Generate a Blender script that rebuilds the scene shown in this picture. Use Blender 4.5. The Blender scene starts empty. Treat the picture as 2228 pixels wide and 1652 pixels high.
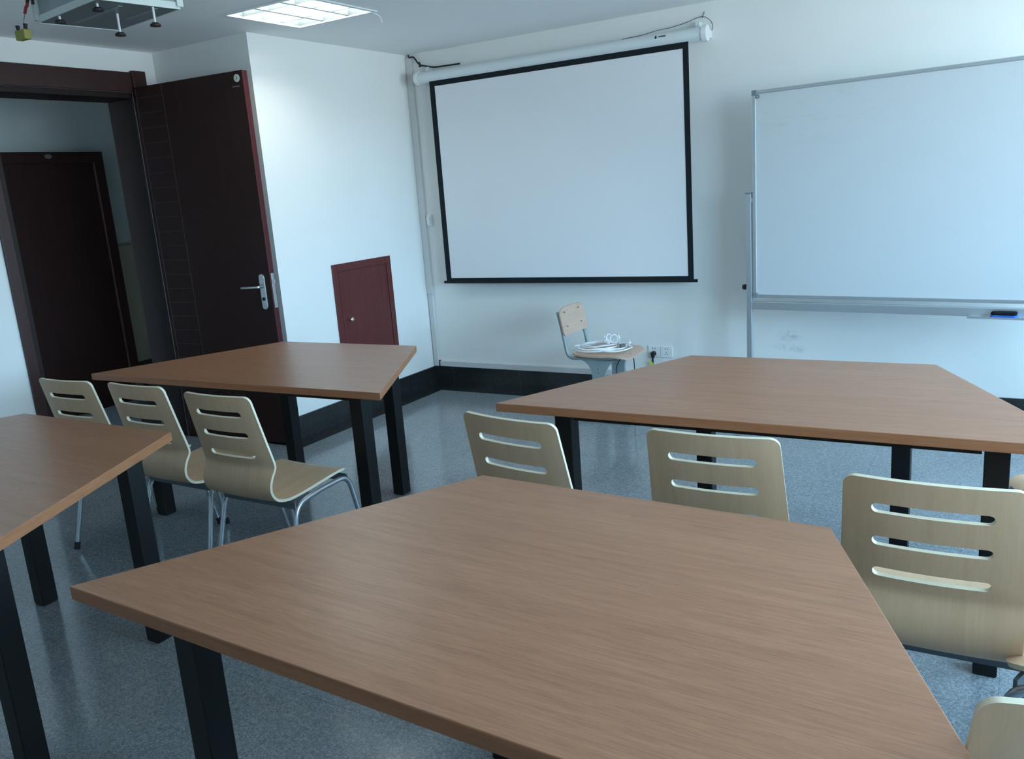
import bpy, bmesh, math, random
from mathutils import Vector, Matrix
random.seed(7)
SC = bpy.context.scene
COL = SC.collection
PI = math.pi

# ------------------------------------------------------------------ camera
FPX = 1832.609
yaw, pitch, roll = 0.54968596, -0.22650438, -0.07382779
fw = Vector((-math.sin(yaw)*math.cos(pitch), math.cos(yaw)*math.cos(pitch), math.sin(pitch)))
rt = Vector((math.cos(yaw), math.sin(yaw), 0))
up = rt.cross(fw)
r2 = rt*math.cos(roll)+up*math.sin(roll)
u2 = -rt*math.sin(roll)+up*math.cos(roll)
cd = bpy.data.cameras.new('camera'); cam = bpy.data.objects.new('camera', cd); COL.objects.link(cam)
M = Matrix((r2, u2, -fw)).transposed().to_4x4()
M.translation = Vector((3.9225, -5.25691, 1.49727))
cam.matrix_world = M
cd.sensor_fit = 'HORIZONTAL'; cd.sensor_width = 36.0; cd.lens = FPX*36.0/2228.0
cd.clip_start = 0.02; cd.clip_end = 200
SC.camera = cam

# ------------------------------------------------------------------ world, light, exposure
H = 2.4705            # ceiling height
XR = 5.75             # window wall
YB = -7.6             # wall behind the camera
W = bpy.data.worlds.new('overcast_sky'); SC.world = W; W.use_nodes = True
nt = W.node_tree; nt.nodes.clear()
wo = nt.nodes.new('ShaderNodeOutputWorld'); bg = nt.nodes.new('ShaderNodeBackground')
tc = nt.nodes.new('ShaderNodeTexCoord'); sx = nt.nodes.new('ShaderNodeSeparateXYZ'); rp = nt.nodes.new('ShaderNodeValToRGB')
nt.links.new(tc.outputs['Generated'], sx.inputs[0]); nt.links.new(sx.outputs['Z'], rp.inputs[0])
e = rp.color_ramp.elements
e[0].position = 0.0; e[0].color = (0.40, 0.47, 0.54, 1)
e[1].position = 0.03; e[1].color = (0.47, 0.73, 1.0, 1)
x = rp.color_ramp.elements.new(0.6); x.color = (0.40, 0.68, 1.0, 1)
nt.links.new(rp.outputs[0], bg.inputs[0]); bg.inputs[1].default_value = 16.0
nt.links.new(bg.outputs[0], wo.inputs[0])
WINS = [(-2.30, -0.65), (-4.75, -2.70)]
WZ0, WZ1 = 0.95, 2.25
for (a, b) in WINS:
    ld = bpy.data.lights.new('window_portal', 'AREA'); ld.shape = 'RECTANGLE'
    ld.size = b-a; ld.size_y = WZ1-WZ0; ld.cycles.is_portal = True
    lo = bpy.data.objects.new('window_portal', ld); COL.objects.link(lo)
    lo.location = (XR+0.2, (a+b)/2, (WZ0+WZ1)/2); lo.rotation_euler = (PI/2, 0, PI/2)
SC.view_settings.view_transform = 'Standard'; SC.view_settings.look = 'None'
SC.view_settings.exposure = 0.85; SC.view_settings.gamma = 1.0; SC.view_settings.use_curve_mapping = False
SC.cycles.max_bounces = 10; SC.cycles.diffuse_bounces = 6; SC.cycles.transparent_max_bounces = 12
SC.cycles.sample_clamp_indirect = 6.0; SC.cycles.use_denoising = True
TUBE_POWER = 30.0

# ------------------------------------------------------------------ materials
def mat(name, col=(.8, .8, .8), rough=.5, metal=0.0, spec=.5, coat=0.0):
    m = bpy.data.materials.new(name); m.use_nodes = True
    b = m.node_tree.nodes['Principled BSDF']
    b.inputs['Base Color'].default_value = (*col, 1); b.inputs['Roughness'].default_value = rough
    b.inputs['Metallic'].default_value = metal; b.inputs['Specular IOR Level'].default_value = spec
    b.inputs['Coat Weight'].default_value = coat
    return m
def N(m, t): return m.node_tree.nodes.new(t)
def Lk(m, a, b): m.node_tree.links.new(a, b)
def bsdf(m): return m.node_tree.nodes['Principled BSDF']
def coords(m, scale, kind='Object', rot=(0, 0, 0)):
    t = N(m, 'ShaderNodeTexCoord'); p = N(m, 'ShaderNodeMapping')
    p.inputs['Scale'].default_value = scale; p.inputs['Rotation'].default_value = rot
    Lk(m, t.outputs[kind], p.inputs['Vector']); return p.outputs[0]
def noise(m, vec, sc, det=4, rough=.55, dist=0.0):
    n = N(m, 'ShaderNodeTexNoise'); n.inputs['Scale'].default_value = sc; n.inputs['Detail'].default_value = det
    n.inputs['Roughness'].default_value = rough; n.inputs['Distortion'].default_value = dist
    Lk(m, vec, n.inputs['Vector']); return n.outputs['Fac']
def ramp(m, fac, stops):
    r = N(m, 'ShaderNodeValToRGB'); el = r.color_ramp.elements
    el[0].position, el[0].color = stops[0][0], (*stops[0][1], 1)
    el[1].position, el[1].color = stops[-1][0], (*stops[-1][1], 1)
    for p, c in stops[1:-1]:
        q = el.new(p); q.color = (*c, 1)
    Lk(m, fac, r.inputs[0]); return r.outputs[0]
def math_(m, op, a, b=None, clamp=False):
    n = N(m, 'ShaderNodeMath'); n.operation = op; n.use_clamp = clamp
    for i, v in enumerate((a, b)):
        if v is None: continue
        if isinstance(v, (int, float)): n.inputs[i].default_value = v
        else: Lk(m, v, n.inputs[i])
    return n.outputs[0]
def mix(m, fac, a, b, mode='MIX'):
    n = N(m, 'ShaderNodeMix'); n.data_type = 'RGBA'; n.blend_type = mode
    for s, v in ((n.inputs[0], fac), (n.inputs[6], a), (n.inputs[7], b)):
        if isinstance(v, (int, float)): s.default_value = v
        elif isinstance(v, tuple): s.default_value = (*v, 1)
        else: Lk(m, v, s)
    return n.outputs[2]
def bump(m, h, strength, dist=.002):
    b = N(m, 'ShaderNodeBump'); b.inputs['Strength'].default_value = strength; b.inputs['Distance'].default_value = dist
    Lk(m, h, b.inputs['Height']); Lk(m, b.outputs[0], bsdf(m).inputs['Normal'])

def plaster(name, col):
    m = mat(name, col, .75, spec=.25)
    v = coords(m, (1, 1, 1)); f = noise(m, v, 1.2, 3)
    c = ramp(m, f, [(.3, tuple(x*.965 for x in col)), (.7, col)])
    Lk(m, c, bsdf(m).inputs['Base Color'])
    bump(m, noise(m, v, 260, 2), .06, .001)
    return m
M_wall = plaster('white_wall_paint', (.85, .85, .825))
M_ceil = plaster('white_ceiling_paint', (.90, .91, .90))
# screen wall carries two grey scuffs low down
M_wallb = plaster('white_wall_paint_scuffed', (.84, .84, .815))
def add_scuffs(m, spots):
    base = bsdf(m).inputs['Base Color'].links[0].from_socket
    t = N(m, 'ShaderNodeTexCoord'); nz = noise(m, t.outputs['Object'], 38, 5, .7, .6)
    tot = None
    for (px, pz, rx, rz) in spots:
        mp = N(m, 'ShaderNodeMapping'); mp.vector_type = 'POINT'
        mp.inputs['Location'].default_value = (-px/rx, 0, -pz/rz); mp.inputs['Scale'].default_value = (1/rx, 0, 1/rz)
        Lk(m, t.outputs['Object'], mp.inputs[0])
        ln = N(m, 'ShaderNodeVectorMath'); ln.operation = 'LENGTH'; Lk(m, mp.outputs[0], ln.inputs[0])
        k = math_(m, 'SUBTRACT', 1.0, ln.outputs['Value'], True)
        tot = k if tot is None else math_(m, 'MAXIMUM', tot, k)
    nn = math_(m, 'MULTIPLY', math_(m, 'SUBTRACT', nz, .42, True), 4.0, True)
    f = math_(m, 'MULTIPLY', math_(m, 'MULTIPLY', tot, nn, True), .6, True)
    Lk(m, mix(m, f, base, (.30, .29, .29)), bsdf(m).inputs['Base Color'])
add_scuffs(M_wallb, [(2.735, .465, .085, .045), (2.715, .395, .09, .035), (2.79, .385, .05, .03)])

def granite(name, tile=True, dark=False):
    m = mat(name, (.2, .2, .2), .13, spec=.5)
    v = coords(m, (1, 1, 1))
    vo = N(m, 'ShaderNodeTexVoronoi'); vo.inputs['Scale'].default_value = 210; Lk(m, v, vo.inputs['Vector'])
    sep = N(m, 'ShaderNodeSeparateColor'); Lk(m, vo.outputs['Color'], sep.inputs[0])
    if dark:
        c = ramp(m, sep.outputs[0], [(0, (.012, .014, .015)), (.8, (.022, .025, .026)), (1, (.05, .055, .055))])
        n2 = noise(m, v, 3, 4); c = mix(m, .4, c, ramp(m, n2, [(.3, (.012, .014, .015)), (.7, (.03, .033, .034))]))
    else:
        c = ramp(m, sep.outputs[0], [(0, (.05, .062, .072)), (.25, (.135, .158, .172)), (.7, (.265, .295, .31)), (1, (.45, .48, .49))])
        n2 = noise(m, v, 60, 5, .7); c = mix(m, .35, c, ramp(m, n2, [(.35, (.09, .108, .125)), (.65, (.34, .365, .38))]))
        n3 = noise(m, v, 1.6, 4, .6); c = mix(m, .35, c, ramp(m, n3, [(.3, (.15, .175, .19)), (.7, (.28, .31, .325))]))
    if tile:
        sp = N(m, 'ShaderNodeSeparateXYZ'); Lk(m, v, sp.inputs[0])
        def line(sock, off):
            a = math_(m, 'MULTIPLY', math_(m, 'SUBTRACT', sock, off), 1/.6)
            fr = math_(m, 'ABSOLUTE', math_(m, 'SUBTRACT', math_(m, 'FRACT', math_(m, 'ADD', a, 40.5)), .5))
            return math_(m, 'LESS_THAN', fr, .0022 if not dark else .0018)
        g = math_(m, 'MAXIMUM', line(sp.outputs[0], .34), line(sp.outputs[1], -.63)) if not dark else line(sp.outputs[0], .18)
        c = mix(m, math_(m, 'MULTIPLY', g, .38 if not dark else .65), c, (.05, .055, .06) if not dark else (.10, .11, .11))
    Lk(m, c, bsdf(m).inputs['Base Color'])
    nr = noise(m, v, 5, 3)
    Lk(m, ramp(m, nr, [(.3, (.10,)*3), (.7, (.19,)*3)]), bsdf(m).inputs['Roughness'])
    return m
M_floor = granite('grey_speckled_granite')
M_base = granite('dark_stone_skirting', True, True)
M_border = granite('dark_stone_border', True, True)

def wood(name, cols, sc=(1.2, 22, 22), rough=.4, spec=.4, grain_axis='x', nscale=1.6, fine=.35, coat=0):
    m = mat(name, cols[0], rough, spec=spec, coat=coat)
    v = coords(m, sc)
    f = noise(m, v, nscale, 6, .62, .5)
    c = ramp(m, f, [(.30, cols[0]), (.5, cols[1]), (.72, cols[2])])
    v2 = coords(m, tuple(a*3.6 for a in sc)); f2 = noise(m, v2, nscale*2.2, 4, .7)
    c = mix(m, fine, c, ramp(m, f2, [(.36, tuple(x*.62 for x in cols[0])), (.56, cols[2])]))
    Lk(m, c, bsdf(m).inputs['Base Color'])
    bump(m, f2, .05, .0006)
    return m
M_table = wood('walnut_laminate', [(.29, .128, .066), (.35, .160, .085), (.41, .196, .110)], (1.0, 24, 24), .32, .5, nscale=1.7, fine=.34)
M_tedge = wood('walnut_edge_band', [(.25, .100, .045), (.31, .128, .058), (.37, .158, .076)], (1.1, 10, 60), .42, .4, nscale=1.7, fine=.3)
M_shell = wood('birch_veneer', [(.56, .375, .228), (.615, .415, .258), (.67, .455, .29)], (16, 2.2, 1.6), .38, .45, nscale=1.3, fine=.10)
M_sveneer = wood('pale_school_veneer', [(.52, .345, .25), (.58, .39, .29), (.62, .43, .33)], (14, 2, 14), .45, .4, nscale=1.5, fine=.15)
M_dkdoor = wood('dark_red_door_wood', [(.022, .0085, .0075), (.028, .011, .0095), (.036, .014, .012)], (25, 25, 1.2), .42, .22, nscale=1.3, fine=.3)
M_reddoor = wood('mahogany_red_wood', [(.085, .016, .015), (.11, .022, .020), (.135, .028, .025)], (25, 25, 1.5), .38, .4, nscale=1.3, fine=.3)
M_leafedge = mat('red_door_edge', (.075, .013, .017), .45, spec=.3)
M_frame = wood('dark_red_casing_wood', [(.030, .0095, .0085), (.038, .012, .0105), (.047, .015, .013)], (25, 25, 1.3), .36, .4, nscale=1.3, fine=.3)
M_jamb = wood('dark_jamb_wood', [(.014, .0075, .007), (.018, .0095, .0085), (.023, .012, .011)], (25, 25, 1.3), .45, .25, nscale=1.3, fine=.3)
# plywood rim: pale plies, striped across the thickness
M_rim = mat('pale_plywood_rim', (.78, .74, .60), .5)
uvn = N(M_rim, 'ShaderNodeUVMap'); sep_ = N(M_rim, 'ShaderNodeSeparateXYZ'); Lk(M_rim, uvn.outputs[0], sep_.inputs[0])
fr_ = math_(M_rim, 'FRACT', math_(M_rim, 'MULTIPLY', sep_.outputs[1], 4.0))
Lk(M_rim, ramp(M_rim, fr_, [(.0, (.52, .48, .36)), (.16, (.70, .62, .46)), (.84, (.72, .64, .48)), (1., (.52, .48, .36))]), bsdf(M_rim).inputs['Base Color'])
M_black = mat('black_powder_coat', (.006, .0065, .007), .42, spec=.25)
M_chrome = mat('grey_metal_tube', (.50, .54, .58), .30, metal=.9)
M_plate = mat('grey_steel_plate', (.13, .16, .18), .42, metal=.6)
M_rubber = mat('black_rubber', (.012, .012, .013), .6)
M_white = mat('white_plastic', (.82, .83, .82), .4)
M_whitecable = mat('white_cable_sheath', (.86, .87, .90), .35)
M_duct = mat('white_pvc_trunking', (.62, .62, .61), .5)
M_casing = mat('white_painted_metal', (.74, .79, .80), .32)
M_screen = mat('matte_white_projection_fabric', (.82, .825, .84), .85, spec=.1)
M_sborder = mat('black_screen_border', (.012, .017, .020), .75, spec=.2)
M_alu = mat('brushed_aluminium', (.60, .64, .67), .36, metal=.75)
M_aludk = mat('grey_corner_plastic', (.20, .24, .27), .45)
M_paintgrey = mat('grey_painted_steel', (.27, .33, .34), .40)
M_darkmetal = mat('dark_grey_steel', (.12, .155, .17), .45, metal=.3)
M_brass = mat('pale_brass', (.75, .60, .45), .25, metal=.9)
M_steel = mat('satin_steel', (.62, .63, .64), .28, metal=.9)
M_yellow = mat('yellow_plastic', (.26, .25, .045), .5)
M_lime = mat('lime_yellow_tag', (.55, .66, .05), .5)
M_red = mat('red_sheath', (.28, .02, .03), .45)
M_blue = mat('blue_plastic', (.015, .12, .50), .4)
M_felt = mat('black_felt', (.012, .012, .014), .9, spec=.1)
M_ink = mat('black_print', (.02, .02, .025), .6)
M_greyink = mat('grey_print', (.12, .12, .12), .6)
M_sticker = mat('white_sticker', (.62, .66, .60), .5)
M_green = mat('green_print', (.08, .30, .12), .5)
M_cage = mat('white_painted_cage', (.60, .66, .64), .4)
M_cagebot = mat('grey_sheet_metal', (.17, .20, .205), .45)
M_cagerib = mat('grey_folded_rib', (.24, .275, .28), .45)
M_pane = mat('grey_pane', (.30, .36, .37), .2)
M_wains = mat('beige_wainscot', (.36, .33, .23), .6)
M_corr = plaster('corridor_wall_paint', (.44, .48, .47))
M_groove = mat('pale_groove_line', (.085, .062, .058), .6, spec=.2)
M_refl = mat('bright_reflector', (.22, .24, .25), .3, metal=.5)
M_louvre = mat('silver_louvre', (.30, .33, .34), .3, metal=.5)
M_joint = mat('dark_gap', (.06, .06, .06), .8)
# whiteboard face with faint wiped streaks near its upper left corner
M_board = mat('white_enamel_board', (.63, .66, .672), .28, spec=.5)
v_ = coords(M_board, (2.2, 1, 16), 'Object', (0, .38, 0)); f_ = noise(M_board, v_, 2.0, 5, .6, 1.2)
tco = N(M_board, 'ShaderNodeTexCoord'); mp_ = N(M_board, 'ShaderNodeMapping'); mp_.inputs['Scale'].default_value = (1/.62, 0, 1/.30)
mp_.inputs['Location'].default_value = (-.22/.62, 0, -1.76/.30)
Lk(M_board, tco.outputs['Object'], mp_.inputs[0]); ln_ = N(M_board, 'ShaderNodeVectorMath'); ln_.operation = 'LENGTH'; Lk(M_board, mp_.outputs[0], ln_.inputs[0])
k_ = math_(M_board, 'SUBTRACT', 1.0, ln_.outputs['Value'], True)
s_ = math_(M_board, 'MULTIPLY', math_(M_board, 'SUBTRACT', f_, .52, True), 6.0, True)
Lk(M_board, mix(M_board, math_(M_board, 'MULTIPLY', math_(M_board, 'MULTIPLY', s_, k_, True), .55), (.63, .66, .672), (.50, .56, .52)), bsdf(M_board).inputs['Base Color'])
# glass
M_glass = bpy.data.materials.new('window_glass'); M_glass.use_nodes = True
t_ = M_glass.node_tree; t_.nodes.clear(); o_ = t_.nodes.new('ShaderNodeOutputMaterial'); mx = t_.nodes.new('ShaderNodeMixShader')
tr = t_.nodes.new('ShaderNodeBsdfTransparent'); tr.inputs[0].default_value = (.93, .96, .95, 1)
gl = t_.nodes.new('ShaderNodeBsdfGlossy'); gl.inputs['Roughness'].default_value = .02; mx.inputs[0].default_value = .06
t_.links.new(tr.outputs[0], mx.inputs[1]); t_.links.new(gl.outputs[0], mx.inputs[2]); t_.links.new(mx.outputs[0], o_.inputs[0])
M_tube = bpy.data.materials.new('lit_fluorescent_tube'); M_tube.use_nodes = True
t_ = M_tube.node_tree; t_.nodes.clear(); o_ = t_.nodes.new('ShaderNodeOutputMaterial'); em = t_.nodes.new('ShaderNodeEmission')
em.inputs[0].default_value = (.92, .97, .93, 1); em.inputs[1].default_value = TUBE_POWER; t_.links.new(em.outputs[0], o_.inputs[0])

# ------------------------------------------------------------------ helpers
def obj(name, bm, mats, parent=None, smooth=False, bevel=0.0, seg=2, angle=None):
    bmesh.ops.recalc_face_normals(bm, faces=bm.faces[:]) if not smooth == 'keep' else None
    me = bpy.data.meshes.new(name); bm.to_mesh(me); bm.free()
    for m in (mats if isinstance(mats, (list, tuple)) else [mats]): me.materials.append(m)
    o = bpy.data.objects.new(name, me); COL.objects.link(o)
    if parent is not None: o.parent = parent
    if smooth:
        for p in me.polygons: p.use_smooth = True
        if smooth is True: me.set_sharp_from_angle(angle=math.radians(angle or 40))
    if bevel > 0:
        b = o.modifiers.new('bevel', 'BEVEL'); b.width = bevel; b.segments = seg; b.limit_method = 'ANGLE'; b.angle_limit = .6
    return o
def empty(name, loc=(0, 0, 0), rz=0.0):
    o = bpy.data.objects.new(name, None); COL.objects.link(o); o.location = loc; o.rotation_euler = (0, 0, rz); o.empty_display_size = .1
    return o
def tag(o, label, cat, group=None):
    o['label'] = label; o['category'] = cat
    if group: o['group'] = group
    return o
def struct(o): o['kind'] = 'structure'; return o
def box(bm, x0, x1, y0, y1, z0, z1, mi=0):
    v = [bm.verts.new(p) for p in ((x0, y0, z0), (x1, y0, z0), (x1, y1, z0), (x0, y1, z0), (x0, y0, z1), (x1, y0, z1), (x1, y1, z1), (x0, y1, z1))]
    for q in ((3, 2, 1, 0), (4, 5, 6, 7), (0, 1, 5, 4), (1, 2, 6, 5), (2, 3, 7, 6), (3, 0, 4, 7)):
        f = bm.faces.new([v[i] for i in q]); f.material_index = mi
def obox(bm, c, sx, sy, sz, ang=0.0, mi=0):   # box centred at c, turned about z
    ca, sa = math.cos(ang), math.sin(ang); vs = []
    for dz in (-sz/2, sz/2):
        for dx, dy in ((-sx/2, -sy/2), (sx/2, -sy/2), (sx/2, sy/2), (-sx/2, sy/2)):
            vs.append(bm.verts.new((c[0]+dx*ca-dy*sa, c[1]+dx*sa+dy*ca, c[2]+dz)))
    for q in ((3, 2, 1, 0), (4, 5, 6, 7), (0, 1, 5, 4), (1, 2, 6, 5), (2, 3, 7, 6), (3, 0, 4, 7)):
        f = bm.faces.new([vs[i] for i in q]); f.material_index = mi
def prism(bm, pts, z0, z1, mi=0, mside=None):
    a = [bm.verts.new((x, y, z0)) for x, y in pts]; b = [bm.verts.new((x, y, z1)) for x, y in pts]
    bm.faces.new(list(reversed(a))).material_index = mi; bm.faces.new(b).material_index = mi
    n = len(pts)
    for i in range(n):
        bm.faces.new((a[i], a[(i+1) % n], b[(i+1) % n], b[i])).material_index = mi if mside is None else mside
def polyprism(bm, pts, off, mi=0):     # any planar polygon pushed by a vector
    off = Vector(off); a = [bm.verts.new(p) for p in pts]; b = [bm.verts.new(Vector(p)+off) for p in pts]
    bm.faces.new(a).material_index = mi; bm.faces.new(list(reversed(b))).material_index = mi
    n = len(pts)
    for i in range(n): bm.faces.new((a[i], b[i], b[(i+1) % n], a[(i+1) % n])).material_index = mi
def spline(pts, sub=6):
    P = [Vector(p) for p in pts]; out = []
    for i in range(len(P)-1):
        p0 = P[i-1] if i else P[0]*2-P[1]; p1, p2 = P[i], P[i+1]; p3 = P[i+2] if i+2 < len(P) else P[-1]*2-P[-2]
        for k in range(sub):
            t = k/sub
            out.append(.5*((2*p1)+(-p0+p2)*t+(2*p0-5*p1+4*p2-p3)*t*t+(-p0+3*p1-3*p2+p3)*t**3))
    out.append(P[-1]); return out
def tube(bm, pts, r, seg=10, mi=0, cap=True):
    P = [Vector(p) for p in pts]; rings = []; n = None
    for i, p in enumerate(P):
        d = (P[min(i+1, len(P)-1)]-P[max(i-1, 0)]).normalized()
        if n is None:
            a = Vector((0, 0, 1)) if abs(d.z) < .9 else Vector((1, 0, 0)); n = d.cross(a).normalized()
        else: n = (n-d*n.dot(d)).normalized()
        b = d.cross(n)
        rr = r[i] if isinstance(r, (list, tuple)) else r
        rings.append([bm.verts.new(p+(n*math.cos(2*PI*k/seg)+b*math.sin(2*PI*k/seg))*rr) for k in range(seg)])
    for a, b in zip(rings, rings[1:]):
        for k in range(seg): bm.faces.new((a[k], a[(k+1) % seg], b[(k+1) % seg], b[k])).material_index = mi
    if cap:
        bm.faces.new(list(reversed(rings[0]))).material_index = mi; bm.faces.new(rings[-1]).material_index = mi
def fillet(pts, r, n=6):
    P = [Vector(p) for p in pts]; out = [P[0]]
    for i in range(1, len(P)-1):
        a = (P[i-1]-P[i]).normalized(); b = (P[i+1]-P[i]).normalized()
        rr = r[i-1] if isinstance(r, (list, tuple)) else r
        p0, p2 = P[i]+a*rr, P[i]+b*rr
        for k in range(n+1):
            t = k/n; out.append(p0*(1-t)**2+P[i]*2*t*(1-t)+p2*t*t)
    out.append(P[-1]); return out
def B(): return bmesh.new()

# ------------------------------------------------------------------ room shell
A_, Bx = 1.516, 0.853          # niche corner depth, door wall offset
DY0, DY1, DZ = -2.62, -1.705, 2.222   # doorway
TH = .237                      # door wall thickness
HB = .151                      # skirting height
bm = B(); box(bm, -2.6, XR+.25, YB-.2, .2, -.12, 0); struct(obj('floor', bm, M_floor))
bm = B(); box(bm, 0, XR, 0, .2, 0, H+.3); struct(obj('wall_back', bm, M_wallb))
bm = B(); box(bm, -Bx-TH, 0, -A_, .2, 0, H+.3); struct(obj('wall_left', bm, M_wall))
bm = B()
box(bm, -Bx-TH, -Bx, DY1, -A_, 0, H+.3); box(bm, -Bx-TH, -Bx, DY0, DY1, DZ, H+.3); box(bm, -Bx-TH, -Bx, YB, DY0, 0, H+.3)
struct(obj('wall_door_side', bm, M_wall))
bm = B(); box(bm, -Bx-TH, XR+.25, YB-.2, YB, 0, H+.3); struct(obj('wall_rear', bm, M_wall))
# window wall with three openings
bm = B(); ys = [YB]+sum([[a, b] for a, b in sorted(WINS)], [])+[.2]
for i in range(0, len(ys), 2): box(bm, XR, XR+.25, ys[i], ys[i+1], 0, H+.3)
for a, b in WINS: box(bm, XR, XR+.25, a, b, 0, WZ0); box(bm, XR, XR+.25, a, b, WZ1, H+.3)
struct(obj('wall_right', bm, M_wall))
for i, (a, b) in enumerate(WINS):
    w = struct(empty('window_%d' % (i+1), (XR+.12, (a+b)/2, WZ0)))
    hw, hh = (b-a)/2, WZ1-WZ0
    bm = B()
    for y0, y1, z0, z1 in ((-hw, hw, 0, .05), (-hw, hw, hh-.05, hh), (-hw, -hw+.05, .05, hh-.05), (hw-.05, hw, .05, hh-.05), (-.03, .03, .05, hh-.05)):
        box(bm, -.03, .03, y0, y1, z0, z1)
    obj('window_frame', bm, M_white, w, bevel=.004)
    bm = B(); box(bm, -.003, .003, -hw+.05, -.03, .05, hh-.05); box(bm, -.003, .003, .03, hw-.05, .05, hh-.05); obj('window_pane', bm, M_glass, w)
# ceiling slab with the opening of the lamp
LX0, LX1, LY0, LY1 = .283, .842, -1.93, -1.372
bm = B()
box(bm, -Bx, LX0, YB, 0, H, H+.02); box(bm, LX1, XR, YB, 0, H, H+.02); box(bm, LX0, LX1, YB, LY0, H, H+.02); box(bm, LX0, LX1, LY1, 0, H, H+.02)
struct(obj('ceiling', bm, M_ceil))
bm = B(); box(bm, -Bx-TH, XR+.25, YB-.2, .2, H+.3, H+.36); struct(obj('trim_1', bm, M_ceil))
# skirtings (baseboards) and the dark stone border on the floor
sk = .012
bm = B(); box(bm, sk, XR, -sk, 0, 0, HB); struct(obj('baseboard_back', bm, M_base))
bm = B(); box(bm, 0, sk, -A_, -sk, 0, HB); struct(obj('baseboard_left', bm, M_base))
bm = B(); box(bm, -Bx, 0, -A_-sk, -A_, 0, HB); box(bm, 0, sk, -A_-sk, -A_, 0, HB); struct(obj('baseboard_niche', bm, M_base))
bm = B(); box(bm, -Bx, -Bx+sk, YB, DY0-.10, 0, HB); struct(obj('baseboard_door_side', bm, M_base))
bm = B(); box(bm, sk, XR, -.155, -sk, 0, .003); box(bm, sk, .155, -A_-.14, -.155, 0, .003); box(bm, -Bx+.01, sk, -A_-.14, -A_-sk, 0, .003)
struct(obj('trim_2', bm, M_border))

# corridor behind the doorway
CX = -2.3
bm = B(); box(bm, CX-.2, CX, YB-.2, 2.2, 0, H+.3); struct(obj('wall_corridor', bm, M_corr))
bm = B(); box(bm, CX, -Bx-TH, YB-.2, 2.2, H-.03, H+.02); struct(obj('ceiling_corridor', bm, M_corr))
bm = B(); box(bm, CX-.2, -Bx-TH, .2, 2.2, -.12, 0); struct(obj('floor_corridor', bm, M_floor))
bm = B(); box(bm, CX, -Bx-TH, 2.0, 2.2, 0, H+.3); struct(obj('wall_corridor_end', bm, M_corr))
bm = B(); box(bm, -Bx-TH-.1, -Bx-TH, .2, 2.0, 0, H+.3); struct(obj('wall_corridor_inner', bm, M_corr))
bm = B(); box(bm, CX, CX+.012, YB, 2.0, 2.362, 2.374); struct(obj('trim_3', bm, M_joint))
bm = B(); box(bm, CX, CX+.02, -1.02, 2.0, .30, 1.245); struct(obj('trim_4', bm, M_wains))
bm = B(); box(bm, CX, CX+.035, -1.02, 2.0, 1.245, 1.268); struct(obj('trim_5', bm, mat('wainscot_ledge', (.22, .20, .15), .5)))
bm = B(); box(bm, CX, CX+.03, -1.02, 2.0, 0, .30); struct(obj('baseboard_corridor', bm, M_base))
# far door across the corridor
d2 = struct(empty('door_2', (CX, -1.5, 0)))
bm = B()
for y0, y1, z0, z1 in ((-.52, -.44, 0, 1.978), (.395, .476, 0, 1.978), (-.44, .395, 1.90, 1.978)): box(bm, 0, .05, y0, y1, z0, z1)
obj('door_frame', bm, M_dkdoor, d2, bevel=.004)
bm = B(); box(bm, 0, .025, -.441, .396, 0, 1.901); obj('door_leaf', bm, M_dkdoor, d2)
bm = B(); bmesh.ops.create_circle(bm, cap_ends=True, radius=.5, segments=28, matrix=Matrix.Translation((.052, .035, 1.945)) @ Matrix.Rotation(PI/2, 4, 'Y') @ Matrix.Diagonal((.032, .055, 1, 1)))
g = bmesh.ops.extrude_face_region(bm, geom=bm.faces[:]); bmesh.ops.translate(bm, verts=[v for v in g['geom'] if isinstance(v, bmesh.types.BMVert)], vec=(.003, 0, 0))
obj('number_plate', bm, M_greyink, d2)

# doorway casing, jambs
bm = B(); cw = .095
fx0, fx1 = -Bx, -Bx+.018
box(bm, fx0, fx1, DY0-.062, DY0, 0, DZ+.118); box(bm, fx0, fx1+.012, DY1, DY1+cw, 0, DZ+.127); box(bm, fx0, fx1, DY0, DY1, DZ, DZ+.118)
struct(obj('trim_6', bm, M_frame, bevel=.003))
bm = B()
box(bm, -Bx-TH-.01, fx0, DY0, DY0+.035, 0, DZ-.035); box(bm, -Bx-TH-.01, fx0, DY1-.008, DY1, 0, DZ-.035); box(bm, -Bx-TH-.01, fx0, DY0, DY1, DZ-.035, DZ)
struct(obj('trim_7', bm, M_jamb, bevel=.003))

# open door leaf, hinged on the far jamb
dd = struct(empty('door_1', (-Bx+.032, DY1-.012, 0), math.radians(4.6)))
LW, LT, LH = .885, .042, 2.247
bm = B(); box(bm, 0, LW, 0, LT, .012, LH, 0)
for f in bm.faces:
    f.normal_update()
    if f.normal.x > .9: f.material_index = 1
leaf = obj('door_leaf', bm, [M_dkdoor, M_leafedge], dd, bevel=.003)
bm = B()
for xx in (.014, .238): box(bm, xx, xx+.003, -.0012, 0, .05, LH-.01)
z = 2.20-.02
while z > .1:
    box(bm, .016, .238, -.0010, 0, z, z+.0022); z -= .0905
obj('groove_pattern', bm, M_groove, leaf)
def round_plate(bm, cx, cz, hw, hh, y0, y1, n=12, mi=0):
    pts = []
    for k in range(n+1): t = PI*k/n; pts.append((cx+hw*math.cos(t), 0, cz+(hh-hw)+hw*math.sin(t)))
    for k in range(n+1): t = PI+PI*k/n; pts.append((cx+hw*math.cos(t), 0, cz-(hh-hw)+hw*math.sin(t)))
    polyprism(bm, [(p[0], y0, p[2]) for p in pts], (0, y1-y0, 0), mi)
bm = B(); round_plate(bm, LW-.062, .975, .021, .108, -.008, 0)
hd = obj('door_handle', bm, M_steel, dd, bevel=.002)
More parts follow.
